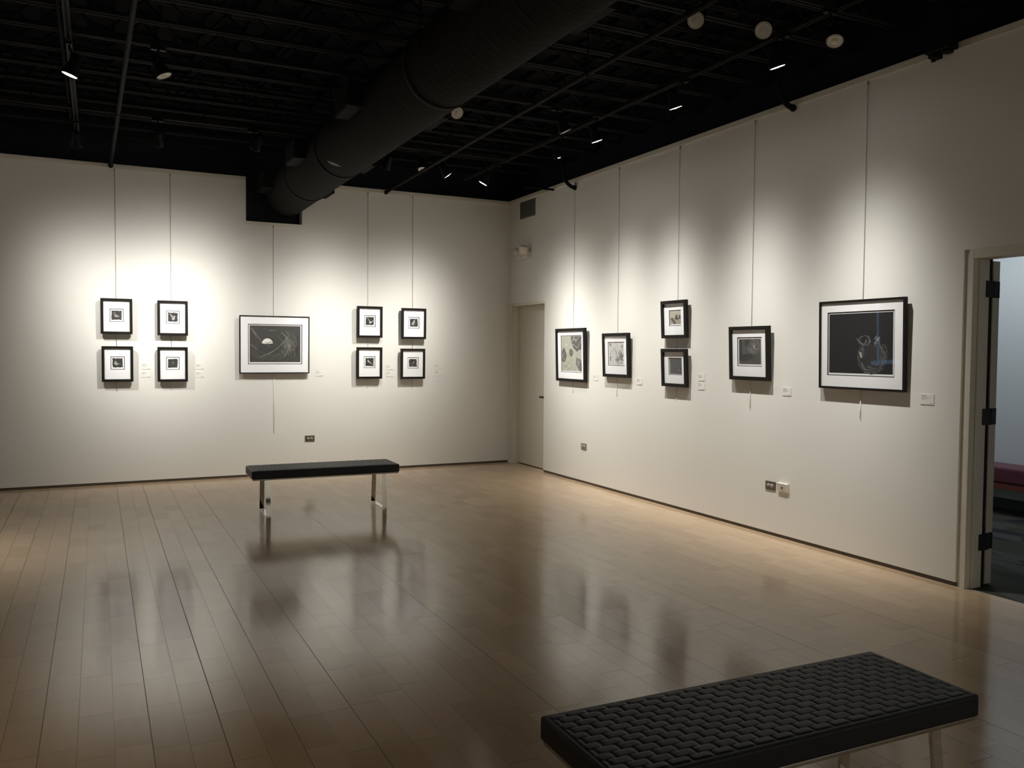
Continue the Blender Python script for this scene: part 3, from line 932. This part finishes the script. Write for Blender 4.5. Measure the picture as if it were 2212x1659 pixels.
# ------------------------------------------------------------------ wall labels
def wall_label(label, side, c, z, w=0.095, h=0.066):
    if side == 'back': t = thing('wall_label', label, 'label', (c, -0.0005, z), (0, 0, 0))
    else: t = thing('wall_label', label, 'label', (-0.0005, c, z), (0, 0, -PI / 2))
    MB().box((-w / 2, -0.0025, -h / 2), (w / 2, 0.0, h / 2)).build('card', M_LABEL, t)
    b = MB()
    R = random.Random(int(abs(c) * 1000 + z * 77))

    def line(x, zz, total, hh):
        while total > 0:
            l = min(total, R.uniform(0.005, 0.012))
            b.box((x, -0.0031, zz), (x + l, -0.0026, zz + hh)); x += l + 0.003; total -= l + 0.003
    x0 = -w / 2 + 0.008
    line(x0, h / 2 - 0.016, R.uniform(0.026, 0.038), 0.006)
    line(x0, h / 2 - 0.027, R.uniform(0.045, 0.058), 0.0032)
    line(x0, h / 2 - 0.036, R.uniform(0.022, 0.036), 0.0032)
    b.build('lettering', M_INK, t)
    b = MB()
    line(w / 2 - 0.032, -h / 2 + 0.006, 0.024, 0.0034)
    b.build('price_lettering', M_INK, t)


LT = 'small white text label, '
wall_label(LT + 'upper of two between the columns of the leftmost foursome', 'back', -4.480, 1.300)
wall_label(LT + 'lower of two between the columns of the leftmost foursome', 'back', -4.480, 1.212)
wall_label(LT + 'upper of two right of the leftmost foursome', 'back', -3.915, 1.298)
wall_label(LT + 'lower of two right of the leftmost foursome', 'back', -3.915, 1.208)
wall_label(LT + 'just right of the nest and egg picture', 'back', -2.545, 1.212)
wall_label(LT + 'upper of two between the columns of the foursome nearer the corner', 'back', -1.660, 1.285)
wall_label(LT + 'lower of two between the columns of the foursome nearer the corner', 'back', -1.660, 1.200)
wall_label(LT + 'upper of two right of the foursome nearer the corner', 'back', -1.010, 1.292)
wall_label(LT + 'lower of two right of the foursome nearer the corner', 'back', -1.010, 1.205)
wall_label(LT + 'right of the tall leaf print', 'right', -2.225, 1.212)
wall_label(LT + 'right of the misty grey speckled print', 'right', -3.065, 1.200)
wall_label(LT + 'upper of two right of the stacked pair', 'right', -4.045, 1.272)
wall_label(LT + 'lower of two right of the stacked pair', 'right', -4.045, 1.192)
wall_label(LT + 'right of the round wreath print', 'right', -5.112, 1.192)
wall_label(LT + 'right of the large black print near the doorway', 'right', -6.385, 1.200, 0.10, 0.07)


# ------------------------------------------------------------------ outlets and wall devices
def outlet(label, side, c, z, m):
    if side == 'back': t = thing('wall_outlet', label, 'outlet', (c, -0.0003, z), (0, 0, 0))
    else: t = thing('wall_outlet', label, 'outlet', (-0.0003, c, z), (0, 0, -PI / 2))
    MB().box((-0.058, -0.006, -0.036), (0.058, 0.0, 0.036), 0.002).build('plate', m, t)
    for s in (-1, 1):
        b = MB(); b.lathe([(0.0, 0.0), (0.0165, 0.0), (0.0165, 0.003), (0.0, 0.003)], Matrix.Translation((s * 0.020, -0.0063, 0)) @ Matrix.Rotation(PI / 2, 4, 'X'), 20)
        r = b.build('receptacle', M_RECEPT, t)
        b = MB()
        b.box((s * 0.020 - 0.007, -0.0098, 0.004), (s * 0.020 + 0.007, -0.0094, 0.0065)); b.box((s * 0.020 - 0.007, -0.0098, -0.0065), (s * 0.020 + 0.007, -0.0094, -0.004))
        b.box((s * 0.020 + 0.009, -0.0098, -0.002), (s * 0.020 + 0.012, -0.0094, 0.002))
        b.build('slots', M_SLOT, r)


outlet('dark bronze power outlet low on the back wall below the nest picture', 'back', -2.667, 0.4245, M_STEEL)
outlet('steel power outlet low on the right wall below the tall leaf print', 'right', -1.985, 0.420, M_STEEL2)
outlet('brown power outlet low on the right wall beside a white box', 'right', -4.952, 0.410, M_STEEL)

t = thing('sensor_box', 'white plastic box with a dark button low on the right wall beside an outlet', 'box', (-0.0003, -5.098, 0.378), (0, 0, -PI / 2))
b = MB(); b.prism([(-0.056, 0, 0), (-0.056, -0.014, 0.004), (-0.056, -0.024, 0.070), (-0.056, 0, 0.074)], (0.112, 0, 0)); b.build('body', M_WPLASTIC, t)
b = MB(); b.lathe([(0, 0), (0.007, 0), (0.007, 0.008), (0, 0.010)], Matrix.Translation((0.0, -0.0192, 0.036)) @ Matrix.Rotation(PI / 2, 4, 'X'), 14); b.build('button', M_SLOT, t)

# return-air grille
t = thing('vent_grille', 'square grey vent grille high on the right wall by the corner', 'vent', (-0.0003, -0.542, 3.212), (0, 0, -PI / 2))
b = MB()
for (a, c_) in (((-0.206, 0.0), (0.206, 0.016)), ((-0.206, 0.198), (0.206, 0.214)), ((-0.206, 0.016), (-0.190, 0.198)), ((0.190, 0.016), (0.206, 0.198))):
    b.box((a[0], -0.010, a[1]), (c_[0], 0.0, c_[1]))
b.box((-0.19, -0.002, 0.016), (0.19, 0.0, 0.198))
b.build('frame', M_VENT, t)
b = MB()
for k in range(11):
    z = 0.022 + k * 0.0160
    b.box((-0.190, -0.0045, -0.0008), (0.190, 0.0045, 0.0008), mtx=Matrix.Translation((0, -0.006, z + 0.005)) @ Matrix.Rotation(0.8, 4, 'X'))
b.build('louvres', M_VENT, t)

# emergency light
t = thing('emergency_light', 'white twin-headed emergency light on the right wall above the corner door', 'emergency light', (-0.0003, -0.50, 2.69), (0, 0, -PI / 2))
MB().box((-0.13, -0.060, 0.0), (0.13, 0.0, 0.085), 0.008).build('housing', M_WPLASTIC, t)
b = MB(); b.lathe([(0, 0), (0.006, 0), (0.006, 0.003), (0, 0.003)], Matrix.Translation((-0.02, -0.0605, 0.018)) @ Matrix.Rotation(PI / 2, 4, 'X'), 10); b.build('test_button', M_SLOT, t)
for s, ry in ((-1, -0.5), (1, 0.55)):
    mt = Matrix.Translation((0.085 if s > 0 else -0.135, -0.075, 0.100)) @ Matrix.Rotation(ry, 4, 'Z') @ Matrix.Rotation(0.35, 4, 'X') @ Matrix.Rotation(0.25 * s, 4, 'Y')
    b = MB()
    if s > 0: b.box((-0.060, -0.036, -0.052), (0.060, 0.036, 0.052), 0.010, mtx=mt)
    else: b.lathe([(0, 0.034), (0.034, 0.034), (0.048, 0.010), (0.052, -0.034), (0, -0.034)], mt @ Matrix.Rotation(-PI / 2, 4, 'X'), 24)
    b.tube([(s * 0.075, -0.035, 0.08), mt @ Vector((0, 0, -0.03))], 0.012, 10)
    h = b.build('lamp_head', M_WPLASTIC, t)
    b = MB(); b.box((-0.030, -0.0385, -0.028), (0.030, -0.0365, 0.028), mtx=mt); b.build('lens', M_LENS, h)

# conduits that turn down into the right wall, and other black ironwork at its top
for lb, y, z in (('black conduit elbow turning into the top of the right wall near the corner', -1.735, 3.385), ('black conduit elbow turning into the top of the right wall above the wreath print', -5.125, 3.437)):
    t = thing('conduit_elbow', lb, 'conduit', (0, y, z))
    b = MB()
    R_ = 0.16
    pts = [(-R_, 0, 0.36), (-R_, 0, R_ + 0.05)] + [(-R_ * math.cos(a), 0, R_ - R_ * math.sin(a)) for a in [PI / 2 * i / 8 for i in range(9)]]
    pts[-1] = (-0.001, 0, 0)
    b.tube(pts, 0.022, 14)
    b.build('pipe', M_PIPE, t)
    MB().tube([(-0.020, 0, 0), (-0.001, 0, 0)], 0.028, 14).build('collar', M_PIPE, t)
t = MB().tube([(-0.42, -1.226, 3.448), (-0.001, -1.226, 3.448)], 0.013, 12).build('conduit_stub', M_PIPE)
tag(t, 'short straight black conduit running into the top of the right wall beside the vent', 'conduit')
t = thing('beam_clamp', 'chunky black bracket overlapping the top of the right wall, left of the doorway', 'bracket', (-0.016, -6.47, 3.405))
b = MB(); b.box((-0.10, -0.085, 0.040), (-0.001, 0.090, 0.36), 0.006); b.build('body', M_SPOT, t)
b = MB(); b.box((-0.09, 0.020, 0.010), (-0.010, 0.070, 0.0395), 0.004); b.tube([(-0.05, 0.058, 0.0095), (-0.05, 0.058, -0.004)], 0.016, 6); b.build('hook', M_SPOT, t)
b = MB(); b.tube([(-0.05, -0.045, 0.0395), (-0.05, -0.045, 0.022)], 0.034, 10); b.build('bolt', M_SPOT, t)

# ------------------------------------------------------------------ duct
DX, DZ, DR = -2.93, 3.335, 0.256
t = thing('air_duct', 'big round black spiral duct running overhead into the notch in the back wall', 'duct', (DX, 0, DZ))
b = MB()
ys = [-0.012, -0.05] + [-0.3 - 0.5 * k for k in range(25)]
b.tube([(0, y, 0) for y in ys], DR, 48)
b.build('pipe', M_DUCT, t)
for y in (-1.15, -2.50, -5.0, -7.4):
    b = MB(); b.lathe([(DR + 0.001, -0.03), (DR + 0.007, -0.028), (DR + 0.007, 0.028), (DR + 0.001, 0.03)], Matrix.Translation((0, y, 0)) @ Matrix.Rotation(PI / 2, 4, 'X'), 48)
    b.build('collar', M_PIPE, t)
for y in (-0.34, -1.95, -3.85, -6.2):
    for s in (-1, 1):
        b = MB()
        b.box((s * 0.20, y - 0.20, -0.040), (s * (0.36 if s < 0 else 0.43), y + 0.20, 0.150), 0.004)
        r = b.build('register', M_PIPE, t)
        b = MB()
        for k in range(7):
            z = -0.03 + k * 0.024
            e = 0.36 if s < 0 else 0.43
            b.box((s * (e + 0.0005), y - 0.18, z), (s * (e + 0.008), y + 0.18, z + 0.012))
        b.build('louvres', M_PIPE, r)
b = MB()
if True:
    pts = []
    for k in range(9):
        a = math.radians(-138.5 + 23.5 * k / 8); yy = -2.735 - 0.13 * k / 8; wd = 0.035 * math.sin(PI * (k + 0.7) / 9.4)
        pts.append((a, yy - wd, yy + wd))
    for p_, q_ in zip(pts, pts[1:]):
        b.poly([((DR + 0.0015) * math.cos(p_[0]), p_[1], (DR + 0.0015) * math.sin(p_[0])), ((DR + 0.0015) * math.cos(q_[0]), q_[1], (DR + 0.0015) * math.sin(q_[0])), ((DR + 0.0015) * math.cos(q_[0]), q_[2], (DR + 0.0015) * math.sin(q_[0])), ((DR + 0.0015) * math.cos(p_[0]), p_[2], (DR + 0.0015) * math.sin(p_[0]))])
tp_ = b.build('tape_patch', M_TAPE, t); tp_['label'] = 'torn pale grey tape patch'
for y in (-1.5, -3.1, -5.3):
    b = MB(); b.tube([(-DR - 0.004, y, 0.0), (-DR - 0.004, y, 0.415)], 0.005, 6); b.tube([(DR + 0.004, y, 0.0), (DR + 0.004, y, 0.415)], 0.005, 6)
    b.build('hanger', M_PIPE, t)

# ------------------------------------------------------------------ pipes
for lb, p0, p1 in (('long black sprinkler pipe left of the duct, ending at the back wall', (-4.8125, -0.002, 3.474), (-4.66, -12.4, 3.474)),
                   ('long black sprinkler pipe right of the duct, ending at the back wall', (-1.715, -0.002, 3.464), (-2.0, -12.4, 3.464))):
    t = thing('sprinkler_pipe', lb, 'pipe', p0)
    v = Vector(p1) - Vector(p0)
    MB().tube([(0, 0, 0), v], 0.0175, 16).build('pipe', M_PIPE, t)
    MB().tube([(0, -0.001, 0), v * (0.03 / v.length)], 0.026, 16).build('collar', M_PIPE, t)
    for d in (2.3, 5.0, 7.5):
        q = v * (d / v.length)
        b = MB(); b.tube([q + Vector((0, 0, 0.018)), q + Vector((0, 0, 0.28))], 0.005, 6)
        b.lathe([(0.018, -0.012), (0.022, -0.012), (0.022, 0.012), (0.018, 0.012)], Matrix.Translation(q) @ Matrix.Rotation(PI / 2, 4, 'X'), 16)
        b.build('hanger', M_PIPE, t)
t = MB().tube([(-5.17, -0.9, 3.722), (-5.17, -12.0, 3.722)], 0.011, 8).build('conduit', M_PIPE)
tag(t, 'thin black conduit high under the joists beside the far-left lighting track', 'conduit')

# ------------------------------------------------------------------ lighting tracks
ZT = 3.640
TRX, TLX = -0.825, -5.118


def track(label, p0, p1):
    t = thing('lighting_track', label, 'lighting track', p0)
    v = Vector(p1) - Vector(p0); l = v.length
    ang = math.atan2(v.y, v.x)
    mt = Matrix.Rotation(ang, 4, 'Z')
    b = MB()
    b.box((0, -0.0205, 0.005), (l, 0.0205, 0.020), mtx=mt)
    b.box((0, -0.0205, -0.016), (l, -0.0085, 0.005), mtx=mt); b.box((0, 0.0085, -0.016), (l, 0.0205, 0.005), mtx=mt)
    b.build('channel', M_TRACK, t)
    n = max(2, int(l / 1.6))
    for k in range(n):
        x = l * (k + 0.5) / n
        b = MB(); q = mt @ Vector((x, 0, 0.02)); b.tube([q, q + Vector((0, 0, 0.09))], 0.006, 6); b.build('hanger', M_TRACK, t)


track('long black lighting track parallel to the right wall', (TRX, -0.35, ZT), (TRX, -12.2, ZT))
track('long black lighting track at far left, running toward the back wall', (TLX, -0.25, ZT), (TLX, -12.2, ZT))
track('black cross track nearest the back wall, above the far bench', (TLX + 0.03, -1.66, ZT), (TRX - 0.03, -1.66, ZT))
track('short black cross track left of the far-left track', (-6.4, -1.66, ZT), (TLX - 0.03, -1.66, ZT))
track('black cross track in the middle of the ceiling, passing over the duct', (TLX + 0.03, -3.67, ZT), (TRX - 0.03, -3.67, ZT))
track('black cross track nearest the camera, holding the three round pale lamps', (TLX + 0.03, -6.30, ZT), (TRX - 0.03, -6.30, ZT))


# ------------------------------------------------------------------ spotlights
def head_bm():
    b = MB()
    b.lathe([(0.0, -0.165), (0.034, -0.160), (0.040, -0.120), (0.042, -0.070), (0.060, -0.030), (0.064, 0.0), (0.064, 0.012), (0.0585, 0.012), (0.0575, -0.004), (0.0, -0.006)], n=28)
    return b


def lens_bm():
    b = MB()
    R_ = 0.0565
    n = 48
    prof = [(0.0, 0.007), (0.012, 0.008), (0.020, 0.0035), (0.034, 0.001), (0.039, 0.0035), (0.042, 0.004), (0.045, 0.004), (0.0505, 0.004), (0.054, 0.004), (R_, 0.001)]
    rings = []
    for r, h in prof:
        rings.append([b.bm.verts.new((r * math.cos(2 * PI * k / n), r * math.sin(2 * PI * k / n), h)) for k in range(n)] if r > 0 else [b.bm.verts.new((0, 0, h))])
    for i, (a, c) in enumerate(zip(rings, rings[1:])):
        for k in range(n):
            q = [a[k % len(a)], c[k], c[(k + 1) % n]] + ([a[(k + 1) % n]] if len(a) > 1 else [])
            f = b.bm.faces.new(q); f.smooth = i < 4
            f.material_index = 1 if i < 4 else (2 if (i == 6 and k % 2 == 0) else 0)
    return b


HEAD_ME = head_bm().build('head', M_SPOT); LENS_ME = lens_bm().build('lens', [M_LENS, M_LENSGLASS, M_SLOT]); LENSON_ME = None
hm, lm = HEAD_ME.data, LENS_ME.data
lm2 = lm.copy(); lm2.name = 'lens_lit'
lm2.materials.clear()
for x in (M_LENSON, M_LENSON, M_LENSON): lm2.materials.append(x)
for me_ in (hm, lm, lm2):
    me_.transform(Matrix.Scale(0.88, 4))
bpy.data.objects.remove(HEAD_ME); bpy.data.objects.remove(LENS_ME)


def add_child(name, me, parent, mtx=None):
    o = bpy.data.objects.new(name, me); C.objects.link(o); o.parent = parent
    if mtx is not None: o.matrix_local = mtx
    return o


def spotlight(label, pos, aim, on=False, power=0, size=12.5, group='track spotlights', beam_aim=None, mount=None):
    """pos is the centre of the lens; aim a point the head looks at"""
    pos = Vector(pos)
    d = (Vector(aim) - pos).normalized()
    q = d.to_track_quat('Z', 'Y').to_matrix().to_4x4()
    hx = pos - d * 0.012            # head origin
    piv = pos - d * 0.085           # where the yoke holds it
    # nearest track point above the pivot
    cand = []
    for tx in (TRX, TLX): cand.append(Vector((tx, min(-0.4, piv.y), ZT)))
    for ty in (-1.66, -3.67, -6.30): cand.append(Vector((min(max(piv.x, -6.3 if ty > -2 else TLX), TRX), ty, ZT)))
    tp = min(cand, key=lambda c: (c.xy - piv.xy).length)
    if mount: tp = Vector((mount[0], mount[1], 3.768))     # screwed to a joist
    t = thing('track_spotlight', label, 'spotlight', (tp.x, tp.y, tp.z - 0.017), group=group)
    O = Vector(t.location)
    along = (tp in cand[:2])
    b = MB()
    s = (0.018, 0.05) if along else (0.05, 0.018)
    b.box((-s[0], -s[1], -0.022), (s[0], s[1], -0.0005), 0.003)
    b.build('adaptor', M_SPOT, t)
    b = MB()
    p0 = Vector((0, 0, -0.022)); p3 = piv - O
    side = d.cross(Vector((0, 0, 1)))
    side = side.normalized() if side.length > 1e-3 else Vector((1, 0, 0))
    k = p3 + Vector((0, 0, 0.055))
    b.tube([p0, p0 * 0.4 + k * 0.6 + Vector((0, 0, 0.0)), k], 0.008, 8)
    b.tube([k - side * 0.053, k, k + side * 0.053], 0.006, 8)
    for sg in (-1, 1): b.tube([k + side * 0.053 * sg, p3 + side * 0.053 * sg, p3 + side * 0.040 * sg], 0.006, 8)
    b.build('yoke', M_SPOT, t)
    mt = Matrix.Translation(hx - O) @ q
    h = add_child('head', hm, t, mt)
    add_child('lens', lm2 if on else lm, h, Matrix.Translation((0, 0, 0.006)))
    if on:
        L_ = bpy.data.lights.new('lamp', 'SPOT'); L_.energy = power; L_.color = WARM
        L_.spot_size = math.radians(150); L_.spot_blend = 0.6; L_.shadow_soft_size = 0.012
        beam(L_, size)
        ba = Vector(beam_aim) if beam_aim else Vector(aim)
        lob = bpy.data.objects.new('lamp', L_); C.objects.link(lob); lob.parent = t
        lob.location = pos - O + d * 0.03
        lob.rotation_euler = (-(ba - pos)).to_track_quat('Z', 'Y').to_euler()
    return t


def beam(L_, sigma, spill=0.004):
    """the lamp's own light distribution: a gaussian beam (sigma in degrees) with a little spill"""
    L_.use_nodes = True
    nt = L_.node_tree; N = nt.nodes
    em = N['Emission']
    tc = N.new('ShaderNodeTexCoord')
    sp = N.new('ShaderNodeSeparateXYZ'); nt.links.new(tc.outputs['Normal'], sp.inputs[0])

    def M(op, a, b_):
        n = N.new('ShaderNodeMath'); n.operation = op
        for i, v in enumerate((a, b_)):
            if v is None: continue
            if isinstance(v, (int, float)): n.inputs[i].default_value = v
            else: nt.links.new(v, n.inputs[i])
        return n.outputs[0]
    ab = M('ABSOLUTE', sp.outputs['Z'], None)
    an = M('ARCCOSINE', M('MINIMUM', ab, 1.0), None)
    s2 = M('POWER', M('DIVIDE', an, math.radians(sigma)), 2.0)
    g = M('EXPONENT', M('MULTIPLY', s2, -0.5), None)
    nt.links.new(M('ADD', g, spill), em.inputs['Strength'])


def facing(pos, ratio, ax):
    """aim point for a lens seen as an ellipse: ratio minor/major, ax = tilt of its minor axis from straight down to the right"""
    p = Vector(pos); v = (Vector(CAM) - p).normalized()
    r = Vector((math.cos(YAW), -math.sin(YAW), 0)); dn = v.cross(r).normalized()
    if dn.z > 0: dn = -dn
    k = math.sqrt(1 - ratio * ratio)
    return p + (v * ratio + (r * math.sin(ax) + dn * math.cos(ax)) * k) * 2.0


# lit, on the right wall
spotlight('lit spotlight on the right-hand track, second nearest the corner', (-0.873, -2.900, 3.4), (0.0, -2.75, 0.95), True, P_RIGHT)
spotlight('lit spotlight on the right-hand track, aimed at the stacked pair', (-0.885, -3.618, 3.4), (0.0, -3.66, 1.0), True, P_RIGHT)
spotlight('lit spotlight on the right-hand track, aimed at the wreath print', (-0.899, -4.792, 3.4), (0.0, -4.78, 0.95), True, P_RIGHT)
spotlight('brightest lit spotlight on the right-hand track, nearest the doorway', (-0.878, -5.865, 3.4), (0.0, -5.90, 0.95), True, P_RIGHT)
spotlight('lit spotlight on the cross track left of the corner, tilted to the right wall', (-1.518, -1.585, 3.4), (0.0, -1.80, 1.30), True, P_RIGHT * 1.5)
# lit, on the back wall
spotlight('lit spotlight nearest the corner, tilted left to the back wall', (-1.008, -1.372, 3.4), (-1.95, -0.75, 1.4), True, P_BACK * 1.1, beam_aim=(-1.65, 0.0, 1.4))
spotlight('dark spotlight head right of the duct, seen from behind', (-2.253, -1.661, 3.4), (-2.62, 0.0, 1.5), True, P_BACK * 1.15)
spotlight('dark spotlight head just left of the duct by the back wall', (-3.608, -1.890, 3.4), (-4.25, 0.0, 1.70), True, P_BACK * 1.4)
spotlight('lit spotlight out past the left edge on the cross track', (-5.85, -1.50, 3.4), (-4.65, 0.0, 1.65), True, P_BACK * 0.9, 12)
# lit, on walls outside the picture
spotlight('blazing spotlight on the far-left track, upper left corner of the photo', (-5.117, -3.470, 3.4), facing((-5.117, -3.470, 3.4), 0.36, -0.52), True, P_FILL)
# unlit
spotlight('unlit spotlight with a narrow pale face, right of the left pipe', (-4.522, -3.759, 3.4), facing((-4.522, -3.759, 3.4), 0.24, 0.34))
spotlight('unlit black spotlight at the far end of the far-left track', (-5.120, -1.146, 3.4), (-5.0, 0.0, 1.6))
spotlight('black spotlight on the back cross track, right of the left sprinkler pipe', (-4.440, -1.609, 3.4), (-4.48, 0.0, 1.9), True, P_BACK * 0.15, 12.5)
spotlight('unlit spotlight with a half-hidden pale face behind the right sprinkler pipe', (-1.614, -1.030, 3.56), facing((-1.614, -1.030, 3.56), 0.55, 0.0), mount=(-1.60, -1.036))
spotlight('unlit spotlight with a round pale face peeking out from behind the duct', (-2.354, -3.866, 3.4), facing((-2.354, -3.866, 3.4), 0.85, 0.6))
spotlight('unlit spotlight with a thin pale face just left of the right-hand track', (-1.304, -3.777, 3.4), facing((-1.304, -3.777, 3.4), 0.14, 0.45))
spotlight('unlit spotlight with a round pale face, leftmost of three at upper right', (-1.706, -6.045, 3.5), facing((-1.706, -6.045, 3.5), 0.995, 0.0))
spotlight('unlit spotlight with a round pale face, middle of three at upper right', (-1.419, -6.313, 3.4), facing((-1.419, -6.313, 3.4), 0.97, 0.1))
spotlight('unlit spotlight with an oval pale face, rightmost of three at upper right', (-0.910, -6.377, 3.4), facing((-0.910, -6.377, 3.4), 0.78, 0.05))
